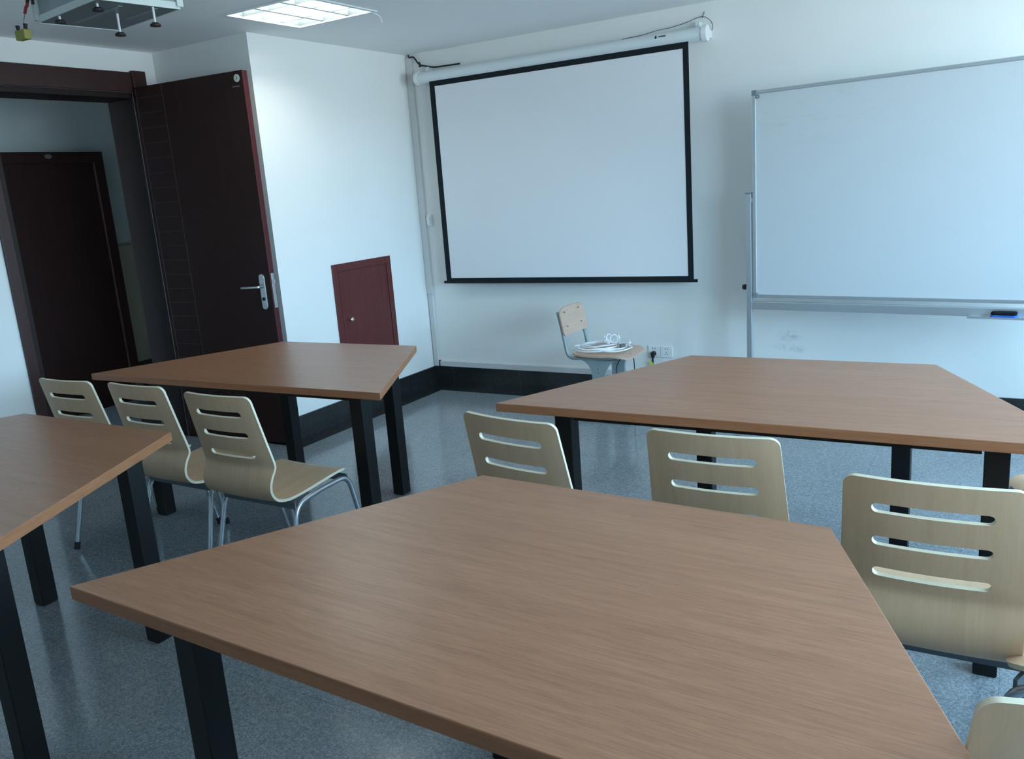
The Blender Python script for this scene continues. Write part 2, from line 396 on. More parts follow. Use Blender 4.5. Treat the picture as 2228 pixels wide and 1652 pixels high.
bm = B(); tube(bm, fillet([(LW-.062, -.004, 1.008), (LW-.062, -.048, 1.008), (LW-.19, -.050, 1.004)], .014), .0085, 12)
obj('lever', bm, M_steel, hd, smooth=True)
bm = B(); tube(bm, [(LW-.062, -.008, .932), (LW-.062, -.014, .932)], .010, 14); obj('keyhole', bm, M_rubber, hd, smooth=True)
bm = B(); box(bm, LW, LW+.003, .009, .034, .875, 1.085); box(bm, LW+.003, LW+.012, .014, .029, 1.02, 1.045)
obj('latch_plate', bm, M_steel, dd, bevel=.001)
bm = B(); tube(bm, [(LW-.044, -.0018, 2.206), (LW-.044, 0, 2.206)], .0215, 28)
st = obj('round_sticker', bm, M_sticker, dd)
bm = B(); polyprism(bm, [(LW-.050, -.0022, 2.193), (LW-.038, -.0022, 2.206), (LW-.048, -.0022, 2.219)], (0, .0004, 0)); obj('sticker_mark', bm, M_green, st)
bm = B()
for k in range(9): box(bm, LW-.085+k*.0062, LW-.085+k*.0062+.0044, -.0008, 0, 2.158, 2.165+(.002 if k % 3 == 0 else 0))
obj('small_print', bm, M_greyink, dd)

# small access door in the panel wall
d3 = struct(empty('door_3', (0, -.74, .33)))
bm = B(); w2 = .307; hh = .735
for y0, y1, z0, z1 in ((-w2, -w2+.05, 0, hh), (w2-.05, w2, 0, hh), (-w2+.05, w2-.05, hh-.05, hh), (-w2+.05, w2-.05, 0, .05)): box(bm, 0, .012, y0, y1, z0, z1)
obj('door_frame', bm, M_reddoor, d3, bevel=.003)
bm = B(); box(bm, 0, .004, -w2+.049, w2-.049, .049, hh-.049); box(bm, .004, .009, -w2+.055, w2-.055, .055, hh-.055); obj('door_leaf', bm, M_reddoor, d3, bevel=.001)
bm = B(); tube(bm, [(.008, -.19, .352), (.020, -.19, .352), (.026, -.19, .352), (.036, -.19, .352), (.040, -.19, .352)], [.007, .006, .014, .015, .009], 18)
obj('door_knob', bm, M_brass, d3, smooth=True)

# ------------------------------------------------------------------ ceiling lamp (recessed, louvred)
lamp = tag(empty('ceiling_light', ((LX0+LX1)/2, (LY0+LY1)/2, H)), 'lit square recessed ceiling light with a silver louvre grid', 'ceiling light')
hx, hy = (LX1-LX0)/2, (LY1-LY0)/2
bm = B()
for x0, x1, y0, y1 in ((-hx-.012, hx+.012, -hy-.012, -hy+.012), (-hx-.012, hx+.012, hy-.012, hy+.012), (-hx-.012, -hx+.012, -hy+.012, hy-.012), (hx-.012, hx+.012, -hy+.012, hy-.012)):
    box(bm, x0, x1, y0, y1, -.006, .002)
obj('lamp_frame', bm, M_casing, lamp)
bm = B(); hz = .10
box(bm, -hx, hx, -hy, hy, hz, hz+.01); box(bm, -hx, -hx+.004, -hy, hy, .002, hz); box(bm, hx-.004, hx, -hy, hy, .002, hz)
box(bm, -hx+.004, hx-.004, -hy, -hy+.004, .002, hz); box(bm, -hx+.004, hx-.004, hy-.004, hy, .002, hz)
obj('housing', bm, M_refl, lamp)
bm = B()
for k in (1, 2):
    xx = -hx+2*hx*k/3; prism(bm, [(xx-.009, -hy+.005), (xx+.009, -hy+.005), (xx+.009, hy-.005), (xx-.009, hy-.005)], .004, .045)
for k in (1, 2, 3):
    yy = -hy+2*hy*k/4; box(bm, -hx+.005, hx-.005, yy-.003, yy+.003, .006, .044)
obj('louvre', bm, M_louvre, lamp)
for k in range(3):
    bm = B(); xx = -hx+2*hx*(k+.5)/3; tube(bm, [(xx, -hy+.03, .068), (xx, hy-.03, .068)], .013, 14); obj('tube', bm, M_tube, lamp, smooth=True)
bm = B(); tube(bm, spline([(.815, -1.375, H-.002), (.835, -1.33, H-.018), (.842, -1.315, H-.052)]), .0022, 6)
tag(obj('cord', bm, M_whitecable, smooth=True), 'short white cord dangling from the corner of the ceiling light', 'cord')

# ------------------------------------------------------------------ hanging projector cage
cg = tag(empty('projector_cage', (1.033, -3.153, 2.2), math.radians(-8)), 'white metal cage hung from the ceiling with four threaded feet beneath', 'projector cage')
cx_, cy_ = .222, .150
bm = B(); box(bm, -cx_, cx_, -cy_, cy_, .0, .006); obj('bottom_plate', bm, M_cagebot, cg)
bm = B(); hh = .16
for z0, z1 in ((.0, .022), (hh-.022, hh)):
    box(bm, -cx_-.004, cx_+.004, -cy_-.004, -cy_, z0-.002, z1); box(bm, -cx_-.004, cx_+.004, cy_, cy_+.004, z0-.002, z1)
    box(bm, -cx_-.004, -cx_, -cy_, cy_, z0-.002, z1); box(bm, cx_, cx_+.004, -cy_, cy_, z0-.002, z1)
for sx_ in (-1, 1):
    for sy_ in (-1, 1): box(bm, sx_*cx_-.012, sx_*cx_+.012, sy_*cy_-.012, sy_*cy_+.012, .006, hh)
obj('cage_frame', bm, M_cage, cg, bevel=.001)
bm = B(); box(bm, -cx_+.012, cx_-.012, -cy_+.002, -cy_+.004, .022, hh-.02); box(bm, cx_-.004, cx_-.002, -cy_+.012, cy_-.012, .022, hh-.02)
box(bm, -cx_+.002, -cx_+.004, -cy_+.012, cy_-.012, .022, hh-.02); box(bm, -cx_+.01, cx_-.01, -cy_+.01, cy_-.01, hh-.02, hh-.004)
obj('side_panel', bm, M_pane, cg)
bm = B(); box(bm, -.15, .17, -.050, -.034, -.002, 0); box(bm, -.02, .19, .070, .086, -.002, 0); obj('stiffener', bm, M_cagerib, cg)
for X, Y, rl in ((.0463, .0085, .065), (.205, .058, .054), (-.0857, -.1373, .014), (.1612, -.1197, .014)):
    bm = B(); tube(bm, [(X, Y, 0), (X, Y, -rl)], .0042, 8); fo = obj('threaded_foot', bm, M_casing, cg, smooth=True)
    bm = B(); tube(bm, [(X, Y, 0.002-rl), (X, Y, -.004-rl), (X, Y, -.010-rl)], [.010, .0185, .0185], 20); obj('foot_pad', bm, M_rubber, fo, smooth=True)
bm = B(); tube(bm, [(0, 0, hh-.004), (0, 0, H-2.2)], .02, 16); tube(bm, [(0, 0, H-2.2-.006), (0, 0, H-2.2)], .06, 20); obj('ceiling_pole', bm, M_cage, cg, smooth=True)
# cords dangling left of it
pc = tag(empty('hanging_cable', (.74, -3.3, H)), 'red and black cable loop hanging from the ceiling with a yellow plug', 'cable')
o0 = Vector((.74, -3.3, H))
def rel(p): return Vector(p)-o0
bm = B(); tube(bm, spline([rel(p) for p in ((.800, -3.3, H), (.797, -3.3, 2.36), (.790, -3.3, 2.268), (.775, -3.3, 2.25), (.762, -3.3, 2.232))]), .0055, 8); obj('red_lead', bm, M_red, pc, smooth=True)
bm = B(); tube(bm, spline([rel(p) for p in ((.790, -3.3, 2.266), (.805, -3.3, 2.280), (.822, -3.3, 2.272), (.823, -3.3, 2.254))]), .0055, 8); obj('black_lead', bm, M_rubber, pc, smooth=True)
bm = B(); tube(bm, spline([rel(p) for p in ((.762, -3.3, 2.232), (.745, -3.3, 2.205), (.735, -3.3, 2.180))]), .0012, 6); obj('thin_wire', bm, M_greyink, pc, smooth=True)
bm = B(); p = rel((.728, -3.3, 2.163)); obox(bm, p, .060, .028, .034); yb = obj('yellow_plug', bm, M_yellow, pc, bevel=.003)
for dx in (-.026, .024):
    bm = B(); tube(bm, [p+Vector((dx, 0, .016)), p+Vector((dx, 0, .036))], [.005, .008], 10); obj('screw', bm, M_rubber, yb, smooth=True)

# ------------------------------------------------------------------ projection screen
ps = tag(empty('projection_screen', (1.2, -.085, 2.285)), 'pull-down projection screen with a black border on the white back wall', 'projection screen')
X0, X1 = .262-1.2, 2.166-1.2
def prof_casing(bm, x0, x1, r):
    pts = []
    for k in range(20):
        t = 2*PI*k/20; pts.append((x0, r*math.cos(t)*1.02, r*math.sin(t)))
    polyprism(bm, pts, (x1-x0, 0, 0))
bm = B(); prof_casing(bm, .165-1.2, 2.25-1.2, .040); box(bm, .165-1.2, 2.25-1.2, .02, .078, -.022, .024)
obj('roller_casing', bm, M_casing, ps, smooth=True, angle=35)
for x0, x1 in ((.140-1.2, .166-1.2), (2.249-1.2, 2.278-1.2)):
    bm = B(); prof_casing(bm, x0, x1, .046); box(bm, x0, x1, .02, .082, -.022, .024); obj('end_cap', bm, M_white, ps, smooth=True, angle=35)
for xx in (.215-1.2, 2.205-1.2):
    bm = B(); box(bm, xx-.014, xx+.014, .03, .082, .024, .075); obj('wall_bracket', bm, M_casing, ps, bevel=.002)
zb = .832-2.285; zt = 2.252-2.285
bm = B(); box(bm, X0, X1, -.0205, -.018, zb, zt+.02); sf = obj('screen_fabric', bm, M_screen, ps)
bm = B(); t0, t1 = -.0222, -.0206; iL, iR, iT, iB = .305-1.2, 2.130-1.2, 2.216-2.285, .856-2.285
box(bm, X0, iL, t0, t1, zb, zt+.015); box(bm, iR, X1, t0, t1, zb, zt+.015); box(bm, iL, iR, t0, t1, iT, zt+.015); box(bm, iL, iR, t0, t1, zb, iB)
obj('black_border', bm, M_sborder, sf)
bm = B(); tube(bm, [(.240-1.2, -.019, zb-.006), (2.188-1.2, -.019, zb-.006)], .010, 12); obj('weight_bar', bm, M_sborder, ps, smooth=True)
bm = B()
polyprism(bm, [(1.963-1.2, -.0425, .007), (1.976-1.2, -.0425, .007), (1.9735-1.2, -.0425, .026), (1.967-1.2, -.0425, .020)], (0, .002, 0))
for k in range(6): box(bm, 1.990-1.2+k*.0075, 1.990-1.2+k*.0075+.0055, -.0425, -.0405, .012, .019)
obj('casing_print', bm, M_ink, ps)
bm = B(); tube(bm, spline([(.036, -.02, H-.004), (.045, -.02, 2.448), (.083, -.022, 2.445), (.128, -.022, 2.392), (.178, -.03, 2.374), (.277, -.05, 2.352), (.377, -.06, 2.347), (.50, -.055, 2.346)]), .006, 8)
tube(bm, spline([(.128, -.025, 2.405), (.133, -.022, 2.392), (.131, -.018, 2.372)]), .008, 8)
tag(obj('power_cable', bm, M_rubber, smooth=True), 'black cable running from the ceiling corner onto the projection screen casing', 'cable')
bm = B(); tube(bm, spline([(1.72, -.05, 2.332), (1.85, -.045, 2.338), (1.953, -.05, 2.349), (2.04, -.03, 2.357), (2.128, -.02, 2.372), (2.20, -.015, 2.390), (2.235, -.015, 2.388), (2.268, -.02, 2.368), (2.290, -.03, 2.335), (2.288, -.04, 2.300)]), .0022, 6)
tube(bm, [(2.222, -.012, 2.385), (2.236, -.012, 2.417)], .003, 6)
tag(obj('thin_wire', bm, M_greyink, smooth=True), 'thin grey wire looped over the right end of the projection screen casing', 'wire')

# trunking, switch, sockets
bm = B(); box(bm, .002, .056, -.022, 0, .72, 2.448); box(bm, .008, .050, -.020, 0, HB+.002, .72)
tag(obj('cable_trunking', bm, M_duct, bevel=.003), 'vertical white cable trunking in the corner left of the projection screen', 'cable trunking')
bm = B(); box(bm, .064, 1.72, -.018, 0, HB+.003, .196)
hz_ = obj('cable_trunking', bm, M_duct, bevel=.003); tag(hz_, 'horizontal white cable trunking along the top of the dark skirting', 'cable trunking')
bm = B(); box(bm, .060, .064, -.018, 0, HB+.003, .200); obj('end_gap', bm, M_ink, hz_)
sw = tag(empty('screen_switch', (.086, 0, 1.28)), 'small white rocker switch on the wall beside the corner trunking', 'switch')
bm = B(); box(bm, -.022, .022, -.020, 0, -.040, .045); obj('switch_box', bm, M_white, sw, bevel=.003)
bm = B(); polyprism(bm, [(-.012, -.020, -.030), (-.012, -.020, .035), (-.012, -.038, .026), (-.012, -.034, -.030)], (.026, 0, 0)); obj('rocker', bm, M_white, sw, bevel=.002)
def socket(x, label):
    s = tag(empty('wall_socket', (x, 0, .336)), label, 'wall socket', 'wall sockets under the projection screen')
    bm = B(); box(bm, -.0415, .0415, -.008, 0, -.038, .038); pl = obj('face_plate', bm, M_white, s, bevel=.002)
    bm = B()
    for dx in (-.008, .008): obox(bm, (dx, -.0083, .021), .0035, .001, .009)
    for dx, dz in ((0, -.003), (-.009, -.017), (.009, -.017)): obox(bm, (dx, -.0083, dz), .003, .001, .008)
    obj('socket_slots', bm, M_ink, pl)
socket(1.843, 'white wall socket with a black plug pushed into it')
socket(1.930, 'white wall socket with nothing plugged in')
pg = tag(empty('power_plug', (1.843, -.009, .324)), 'round black plug in the left wall socket with a lime yellow tag', 'plug')
bm = B(); tube(bm, [(0, 0, 0), (0, -.022, 0), (0, -.030, 0)], [.017, .017, .012], 20); obj('plug_body', bm, M_rubber, pg, smooth=True)
bm = B(); tube(bm, spline([(0, -.018, -.008), (-.003, -.018, -.03), (-.004, -.018, -.050), (-.005, -.02, -.12), (.0, -.03, -.20), (.04, -.05, -.30), (.05, -.07, -.31)]), [.011]*6+[.007]*8+[.0035]*23, 10)
obj('plug_cord', bm, M_rubber, pg, smooth=True)
bm = B(); polyprism(bm, [(-.032, -.027, -.042), (-.010, -.027, -.058), (-.001, -.027, -.054), (-.002, -.027, -.088), (-.014, -.027, -.085)], (0, .003, 0)); obj('plug_tag', bm, M_lime, pg)

# ------------------------------------------------------------------ mobile whiteboard
wb = tag(empty('mobile_whiteboard', (2.6, -.3, 0), math.radians(-7.3)), 'large whiteboard in an aluminium frame on a mobile metal stand', 'whiteboard')
BW = 1.80; z0, z1 = .752, 1.910
bm = B(); box(bm, .016, BW-.016, -.008, .008, z0+.016, z1-.016); obj('board_surface', bm, M_board, wb)
for nm, (a, b, c, d) in (('board_frame', (.022, BW-.022, z1-.020, z1)), ('board_frame', (.022, BW-.022, z0, z0+.020)), ('board_frame', (-.004, .016, z0+.022, z1-.022)), ('board_frame', (BW-.016, BW+.004, z0+.022, z1-.022))):
    bm = B(); box(bm, a, b, -.014, .014, c, d); obj(nm, bm, M_alu, wb, bevel=.003)
for xx, zz in ((-.006, z1-.028), (-.006, z0-.002), (BW-.024, z1-.028), (BW-.024, z0-.002)):
    bm = B(); box(bm, xx, xx+.030, -.016, .016, zz, zz+.030); obj('corner_cap', bm, M_aludk, wb, bevel=.003)
bm = B(); tube(bm, [(.028, -.008, z1-.034), (.028, -.014, z1-.034)], .011, 20); bo = obj('pivot_bolt', bm, M_aludk, wb, smooth=True)
bm = B(); tube(bm, [(.028, -.0145, z1-.034), (.028, -.0150, z1-.034)], .005, 12); obj('bolt_recess', bm, M_alu, bo)
for sx_, xx in ((1, -.030), (-1, BW+.030)):
    bm = B(); box(bm, xx-.016, xx+.016, -.016, .016, .07, 1.350); po = obj('stand_post', bm, M_alu, wb, bevel=.003)
    bm = B(); box(bm, xx-.017, xx+.017, -.017, .017, 1.350, 1.356); obj('post_cap', bm, M_aludk, po)
    bm = B(); box(bm, xx-.018, xx+.018, -.25, .25, .045, .08); obj('stand_foot', bm, M_alu, wb, bevel=.004)
    for yy in (-.23, .23):
        bm = B(); tube(bm, [(xx-.011, yy, .0235), (xx+.011, yy, .0235)], .0225, 18); obj('castor', bm, M_rubber, wb, smooth=True)
    bm = B(); tube(bm, [(xx-.016*sx_, 0, .812), (xx-.024*sx_, 0, .812), (xx-.026*sx_, 0, .812), (xx-.042*sx_, 0, .812)], [.006, .006, .017, .015], 10); obj('clamp_knob', bm, M_rubber, wb, smooth=True)
    bm = B(); box(bm, min(xx, xx+.03*sx_), max(xx, xx+.03*sx_), -.006, .006, 1.30, 1.325); obj('pivot_arm', bm, M_alu, wb)
bm = B(); box(bm, -.014, BW+.014, -.016, .016, .682, .729); obj('crossbar', bm, M_alu, wb, bevel=.004)
bm = B(); box(bm, 1.135, 1.62, -.085, -.016, .684, .688); box(bm, 1.135, 1.62, -.087, -.083, .684, .694); obj('pen_tray', bm, M_alu, wb)
er = tag(empty('board_eraser', (2.6+1.292*math.cos(math.radians(-7.3))-.050*math.sin(math.radians(7.3)), -.3+1.292*math.sin(math.radians(-7.3))-.050, .688), math.radians(-7.3)), 'blue board eraser with a black felt pad on the whiteboard tray', 'board eraser')
def rrect(cx, cy, hx, hy, r, n=5):
    pts = []
    for sx_, sy_, a0 in ((1, 1, 0), (-1, 1, PI/2), (-1, -1, PI), (1, -1, 3*PI/2)):
        for k in range(n+1):
            t = a0+PI/2*k/n; pts.append((cx+sx_*(hx-r)+r*math.cos(t), cy+sy_*(hy-r)+r*math.sin(t)))
    return pts
bm = B(); prism(bm, rrect(0, 0, .058, .027, .014), 0, .014); obj('eraser_body', bm, M_blue, er, bevel=.002)
bm = B(); prism(bm, rrect(0, 0, .056, .025, .014), .014, .030); obj('felt_pad', bm, M_felt, er, bevel=.006, seg=3)

# ------------------------------------------------------------------ tables
LEGS = dict(lx=.2122, ly=.1293-.035, sx=.0937, sy=.1179, w=.0636)
def table(loc, rz, label, short=.4449, depth=.8954, long=.879):
    t = tag(empty('trapezoid_table', (loc[0], loc[1], 0), rz), label, 'table', 'trapezoid classroom tables')
    zt_, th_ = .75, .0309
    bm = B(); prism(bm, [(-long, 0), (long, 0), (short, depth), (-short, depth)], zt_-th_, zt_, 0, 1)
    obj('tabletop', bm, [M_table, M_tedge], t, bevel=.0022)
    w = .0318
    nl, nr = (-.879+.2122, .1293), (.879-.2122, .1293)
    fl, fr_ = (-short+.0937, depth-.1179), (short-.0937, depth-.1179)
    for (x, y) in (nl, nr, fl, fr_):
        bm = B(); box(bm, x-w, x+w, y-w, y+w, .004, zt_-th_); lg = obj('leg', bm, M_black, t, bevel=.003)
        bm = B(); box(bm, x-w+.003, x+w-.003, y-w+.003, y+w-.003, 0, .004); obj('foot_pad', bm, M_rubber, lg)
    for (p, q) in ((nl, nr), (fl, fr_), (nl, fl), (nr, fr_)):
        a, b = Vector((*p, 0)), Vector((*q, 0)); d = (b-a); ang = math.atan2(d.y, d.x); L = d.length-2*w*1.0
        mid = (a+b)/2
        bm = B(); obox(bm, (mid.x, mid.y, zt_-th_-.0225), L-.012, .03, .045, ang); obj('frame_rail', bm, M_black, t)
    return t
table((3.1357, -4.3971), -.0375, 'large walnut trapezoid table nearest the camera, filling the bottom centre')
table((3.2361, -2.8152), .0122, 'walnut trapezoid table in front of the whiteboard', short=.4600, depth=.9000)
table((.9443, -2.8472), .0358, 'walnut trapezoid table beside the open dark door', depth=.872)
table((.9934, -4.3703), .0061, 'walnut trapezoid table cut off by the left edge of the photo')

# ------------------------------------------------------------------ plywood chairs
PROF = [(0.0, .829), (.0607, .560), (.0600, .535), (.0440, .505), (.0330, .475), (.0360, .445), (.0560, .418), (.0900, .4045), (.1300, .400), (.2000, .4025), (.3000, .411), (.4000, .4185), (.4590, .421)]
def profile():
    pts = [Vector((0, PROF[0][0], PROF[0][1]))]
    back = [Vector((0, a, b)) for a, b in PROF]
    # straight back first, then a smooth curve
    P = spline([back[0], back[0].lerp(back[1], .33), back[0].lerp(back[1], .66)]+back[1:], 14)
    L = [0.0]
    for a, b in zip(P, P[1:]): L.append(L[-1]+(b-a).length)
    return P, L
PP, PL = profile(); STOT = PL[-1]
def at_s(s):
    s = min(max(s, 0), STOT)
    for i in range(1, len(PL)):
        if PL[i] >= s:
            t = (s-PL[i-1])/(PL[i]-PL[i-1] or 1); return PP[i-1].lerp(PP[i], t)
    return PP[-1]
def s_of_z(z): return (.829-z)*math.sqrt(1+.2257**2)
def half_w(s):
    kz = [(0, .176), (.28, .189), (.33, .184), (.40, .182), (.50, .184), (STOT, .180)]
    for (a, wa), (b, wb_) in zip(kz, kz[1:]):
        if s <= b: w = wa+(wb_-wa)*(s-a)/(b-a); break
    else: w = kz[-1][1]
    r = .024
    if s < r: w -= r-math.sqrt(max(0, r*r-(r-s)**2))
    r = .045
    if s > STOT-r: w -= r-math.sqrt(max(0, r*r-(s-(STOT-r))**2))
    return w
def shell_mesh():
    slots = [(s_of_z(zz), .0122) for zz in (.757, .673, .590)]
    ha = .118
    rows = set()
    s = 0.0
    for k in range(7): rows.add(round(.024*(1-math.cos(PI/2*k/6)), 5))
    for k in range(9): rows.add(round(STOT-.045*(1-math.cos(PI/2*k/8)), 5))
    for sc, r in slots:
        for k in range(9): rows.add(round(sc-r*math.cos(PI*k/8), 5))
    s = .03
    while s < STOT-.05:
        if all(abs(s-q) > .007 for q in rows): rows.add(round(s, 5))
        s += .012
    rows = sorted(rows)
    def a_of(s):
        for sc, r in slots:
            if abs(s-sc) <= r+1e-6: return ha-r+math.sqrt(max(0, r*r-(s-sc)**2))
        return ha-.0122
    NS, NM = 4, 14
    bm = B(); grid = []; th = .0105
    for s in rows:
        w = half_w(s); a = min(a_of(s), w*.7); p = at_s(s)
        us = [-w+(w-a)*k/NS for k in range(NS)]+[-a+2*a*k/NM for k in range(NM)]+[a+(w-a)*k/NS for k in range(NS+1)]
        kb = 1.0 if s < .25 else max(0, 1-(s-.25)/.12)
        ks = max(0, min(1, (s-.36)/.08))
        row = []
        for u in us:
            q = 1-(u/.19)**2
            row.append(bm.verts.new((u, p.y-.022*q*kb, p.z-.006*q*ks-.020*ks*max(0, (s-(STOT-.06))/.06)**2)))
        grid.append(row)
    for i in range(len(rows)-1):
        sm = (rows[i]+rows[i+1])/2
        inslot = any(abs(sm-sc) < r for sc, r in slots)
        for j in range(len(grid[i])-1):
            if inslot and NS <= j < NS+NM: continue
            bm.faces.new((grid[i][j], grid[i][j+1], grid[i+1][j+1], grid[i+1][j]))
    bmesh.ops.delete(bm, geom=[v for v in bm.verts if not v.link_faces], context='VERTS')
    bm.normal_update()
    # two skins and a rim with uv across the thickness
    uv = bm.loops.layers.uv.new('UVMap')
    front = list(bm.faces); nrm = {v: v.normal.copy() for v in bm.verts}
    bound = [e_ for e_ in bm.edges if len(e_.link_faces) == 1]
    be = [(e_.verts[0], e_.verts[1]) for e_ in bound]
    vs = list(bm.verts)
    lo = {v: bm.verts.new(v.co-nrm[v]*th/2) for v in vs}
    for f in front: bm.faces.new([lo[v] for v in reversed(f.verts)])
    rim = []
    for a, b in be:
        f = bm.faces.new((a, b, lo[b], lo[a])); f.material_index = 1; rim.append(f)
    for v in vs: v.co = v.co+nrm[v]*th/2
    for f in rim:
        for k, l in enumerate(f.loops): l[uv].uv = (0, 0 if k < 2 else 1)
    bmesh.ops.recalc_face_normals(bm, faces=bm.faces[:])
    for e_ in bm.edges:
        mats_ = {f.material_index for f in e_.link_faces}
        e_.smooth = not (len(mats_) == 2)
    for f in bm.faces: f.smooth = True
    me = bpy.data.meshes.new('seat_shell'); bm.to_mesh(me); bm.free()
    me.materials.append(M_shell); me.materials.append(M_rim)
    return me
SHELL = shell_mesh()
def make_chair():
    c = empty('plywood_chair')
    o = bpy.data.objects.new('seat_shell', SHELL); COL.objects.link(o); o.parent = c
    for sx_ in (-1, 1):
        X = .196*sx_; XF = .216*sx_
        mid = Vector((X, .27, .388))
        rear = fillet([(XF, .040, .012), (X, .130, .372), tuple(mid)], .055)
        frnt = fillet([(XF, .500, .012), (X, .425, .392), tuple(mid)], .055)
        for path in (rear, frnt):
            bm = B(); tube(bm, path, .0105, 12); lg = obj('leg', bm, M_chrome, c, smooth=True)
            d = (path[1]-path[0]).normalized()
            bm = B(); tube(bm, [path[0]-d*.012, path[0]+d*.022], .0130, 12); obj('foot_cap', bm, M_rubber, lg, smooth=True)
    for yy, zz, xx in ((.1255, .362, .197), (.425, .372, .193)):
        bm = B(); box(bm, -xx, xx, yy-.004, yy+.004, zz-.006, zz+.024); obj('crossbar', bm, M_plate, c, bevel=.001)
    return c
def copy_tree(o, parent=None):
    c = o.copy(); COL.objects.link(c); c.parent = parent
    for ch in list(o.children):
        d = copy_tree(ch, c)
    return c
proto = make_chair()
CH = [
 ((.457, -3.241), .033, 'pale plywood chair farthest left, beside the dark door frame, partly behind the left table', 'chairs along the table beside the door'),
 ((.904, -3.221), -.005, 'pale plywood chair standing in the middle of the row of three by the door table', 'chairs along the table beside the door'),
 ((1.416, -3.250), .001, 'pale plywood chair at the right end of the door table row, seat fully visible', 'chairs along the table beside the door'),
 ((2.645, -3.210), -.144, 'pale plywood chair at the left corner of the table before the whiteboard', 'chairs along the table before the whiteboard'),
 ((3.255, -3.192), .020, 'pale plywood chair tucked in at the middle of the table before the whiteboard', 'chairs along the table before the whiteboard'),
 ((3.793, -3.387), .007, 'large pale plywood chair back at the right, beside the slanting edge of the nearest table', 'chairs along the table before the whiteboard'),
]
th = math.radians(24)
CH.append(((3.909+.176*math.cos(th), -4.168+.176*math.sin(th)), th, 'plywood chair at the bottom right corner, only its top corner showing', 'chairs around the nearest table'))
CH.append(((4.466, -3.385), math.radians(70), 'plywood chair whose seat corner pokes in from the right edge beside the large chair back', 'chairs cut off by the right edge'))
CH.append(((4.415, -2.085), math.radians(115), 'plywood chair mostly hidden behind the right leg of the table before the whiteboard', 'chairs cut off by the right edge'))
for i, (p, a, lab, grp) in enumerate(CH):
    c = proto if i == 0 else copy_tree(proto)
    c.location = (p[0], p[1], 0); c.rotation_euler = (0, 0, a); c.scale = (1.08,)*3 if i == 7 else (1, 1, 1); tag(c, lab, 'chair', grp)

# ------------------------------------------------------------------ small school chair by the wall
sc_ = tag(empty('school_chair', (1.71, -.46, 0), 0), 'small grey metal school chair with pale wood seat against the back wall', 'chair')
bm = B(); n = 10; rows = []
for i in range(13):
    t = i/12; x = -.175+.37*t; w = .175+.008*math.sin(PI*t)
    if t < .12: w -= .03*(1-t/.12)**2
    if t > .88: w -= .035*((t-.88)/.12)**2
    z = .438+.006*math.sin(PI*t)*-1+(-.020*max(0, (t-.82)/.18)**2)
    rows.append([(x, -w+2*w*k/n, z-.006*(1-(2*k/n-1)**2)) for k in range(n+1)])
def sheet(bm, rows, thv):
    a = [[bm.verts.new(p) for p in r] for r in rows]; b = [[bm.verts.new(Vector(p)-Vector(thv)) for p in r] for r in rows]
    R_, C_ = len(rows), len(rows[0])
    for i in range(R_-1):
        for j in range(C_-1):
            bm.faces.new((a[i][j], a[i+1][j], a[i+1][j+1], a[i][j+1])); bm.faces.new((b[i][j], b[i][j+1], b[i+1][j+1], b[i+1][j]))
    for i in range(R_-1):
        bm.faces.new((a[i][0], b[i][0], b[i+1][0], a[i+1][0])); bm.faces.new((a[i][-1], a[i+1][-1], b[i+1][-1], b[i][-1]))
    for j in range(C_-1):
        bm.faces.new((a[0][j], a[0][j+1], b[0][j+1], b[0][j])); bm.faces.new((a[-1][j], b[-1][j], b[-1][j+1], a[-1][j+1]))
sheet(bm, rows, (0, 0, .012)); obj('seat', bm, M_sveneer, sc_, smooth=True)
bm = B(); rows = []
for i in range(13):
    t = i/12; z = .545+.175*t; w = .168
    if t > .75: w -= .05*(1-math.sqrt(max(0, 1-((t-.75)/.25)**2)))
    if t < .15: w -= .015*(1-t/.15)**2
    rows.append([(-.212-.03*t+.0-.016*(1-(2*k/n-1)**2), -w+2*w*k/n, z) for k in range(n+1)])
sheet(bm, rows, (.010, 0, 0)); br = obj('backrest', bm, M_sveneer, sc_, smooth=True)
bm = B()
for yy, zz in ((-.10, .60), (.10, .60), (-.10, .69), (.10, .69)): tube(bm, [(-.225-.02*(zz-.6)/.1, yy, zz), (-.219-.02*(zz-.6)/.1, yy, zz)], .004, 10)
obj('rivets', bm, M_darkmetal, br)
for sy_ in (-1, 1):
    Y = sy_*.15; mt = M_paintgrey if sy_ < 0 else M_darkmetal
    bm = B(); tube(bm, fillet([(-.262, Y, .70), (-.240, Y, .60), (-.205, Y, .405), (.09, Y, .412)], [.02, .045]), .0115, 12); obj('back_tube', bm, M_paintgrey, sc_, smooth=True)
    bm = B(); Y2 = Y-.0 
    pts = []
    for k in range(9):
        t = k/8; pts.append((-.125+.085*math.sin(PI/2*t), .400-.105*(1-math.cos(PI/2*t))))
    pts += [(-.040, .03), (.050, .03)]
    for k in range(9):
        t = 1-k/8; pts.append((.135-.085*math.sin(PI/2*t), .400-.105*(1-math.cos(PI/2*t))))
    polyprism(bm, [(x, Y2-.011, z) for x, z in pts], (0, .022, 0)); col = obj('pedestal', bm, M_paintgrey, sc_, bevel=.004)
    bm = B()
    for zz in (.365, .345, .322): tube(bm, [(.004, Y2-.0125, zz), (.004, Y2-.011, zz)], .0045, 10)
    obj('adjustment_screws', bm, M_steel, col)
    bm = B(); box(bm, -.20, .20, Y-.014, Y+.014, .003, .030); obj('foot_rail', bm, M_paintgrey, sc_, bevel=.004)
bm = B(); box(bm, -.02, .02, -.139, .139, .06, .085); box(bm, -.16, -.14, -.14, .14, .400, .415); obj('cross_brace', bm, M_paintgrey, sc_)

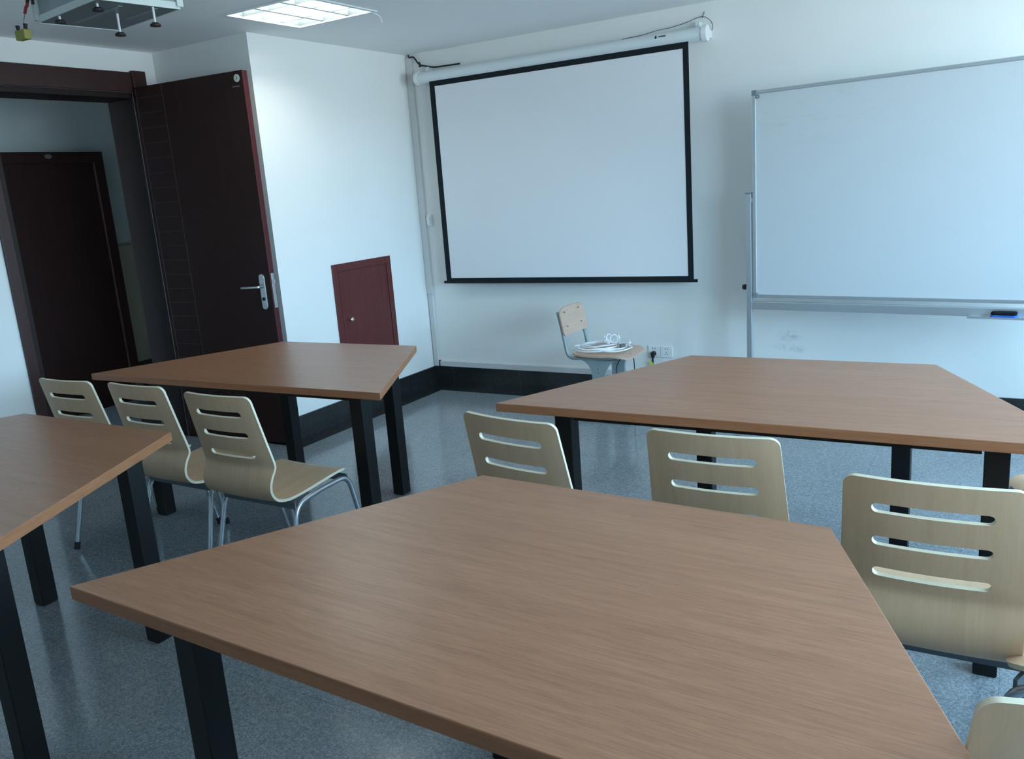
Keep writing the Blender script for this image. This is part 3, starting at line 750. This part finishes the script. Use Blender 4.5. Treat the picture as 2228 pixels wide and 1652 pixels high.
# white cables piled on its seat
cb = tag(empty('cable_coil', (1.71, -.46, .45)), 'tangle of white coiled cables piled on the small school chair', 'cable')
random.seed(3)
bm = B()
def loop(cx, cy, rx, ry, z, a0, a1, tilt=0, wob=.006, n=26, ph=0.0):
    pts = []
    for k in range(n+1):
        t = a0+(a1-a0)*k/n
        X = rx*math.cos(t); Y = ry*math.sin(t); c_, s_ = math.cos(ph), math.sin(ph)
        pts.append((cx+X*c_-Y*s_, cy+X*s_+Y*c_, z+tilt*math.sin(t)+wob*math.sin(3*t+cx*40)))
    return pts
R_ = .0042
for (cx, cy, rx, ry, z, ph, tilt) in ((-.055, -.03, .165, .115, .002, .12, .0), (-.035, -.02, .150, .105, .009, .05, .002), (-.06, -.045, .135, .095, .016, .22, .002), (-.02, -.01, .155, .09, .014, -.15, .002), (.045, -.015, .120, .115, .004, .0, .0), (-.045, .0, .10, .07, .024, .3, .004)):
    tube(bm, loop(cx, cy, rx, ry, z, 0, 2*PI*.985, tilt, .003, 40, ph), R_, 8)
obj('coiled_cable', bm, M_whitecable, cb, smooth=True)
bm = B()
for k in range(5):
    x = -.02+.018*k+random.uniform(-.01, .01); y = .01+random.uniform(-.03, .05); r = random.uniform(.018, .03)
    a = random.uniform(0, PI); pts = []
    for i in range(25):
        t = 2*PI*i/24*.92; pts.append((x+r*math.cos(t)*math.cos(a), y+r*math.cos(t)*math.sin(a), .034+r*.8+r*math.sin(t)))
    tube(bm, pts, .0034, 8)
tube(bm, spline([(.0, .05, .03), (.05, .07, .05), (.10, .06, .062), (.14, .03, .05), (.15, .0, .02)]), .0018, 6)
tube(bm, spline([(-.17, .05, .012), (-.10, .09, .02), (-.03, .10, .018), (.04, .06, .03)]), .003, 6)
obj('tangled_ends', bm, M_whitecable, cb, smooth=True)
for (x, y, a, mt) in ((.105, -.005, .2, M_white), (.135, .02, -.3, M_white), (.12, -.035, .9, M_greyink), (-.02, .06, 1.2, M_white)):
    bm = B(); obox(bm, (x, y, .024), .034, .017, .024, a); obox(bm, (x+.026*math.cos(a), y+.026*math.sin(a), .024), .018, .011, .010, a, 1); obj('connector', bm, [mt, M_steel], cb, bevel=.002)
bm = B(); tube(bm, spline([(1.875, -.49, .425), (1.893, -.48, .39), (1.893, -.47, .30), (1.88, -.46, .20), (1.86, -.43, .05), (1.83, -.40, .008)]), .0032, 8)
tube(bm, spline([(1.80, -.42, .40), (1.765, -.44, .34), (1.76, -.45, .28), (1.79, -.46, .20), (1.84, -.44, .04), (1.86, -.42, .008)]), .0032, 8)
tag(obj('dangling_cord', bm, M_rubber, smooth=True), 'thin black cords hanging from under the small school chair to the floor', 'cord')
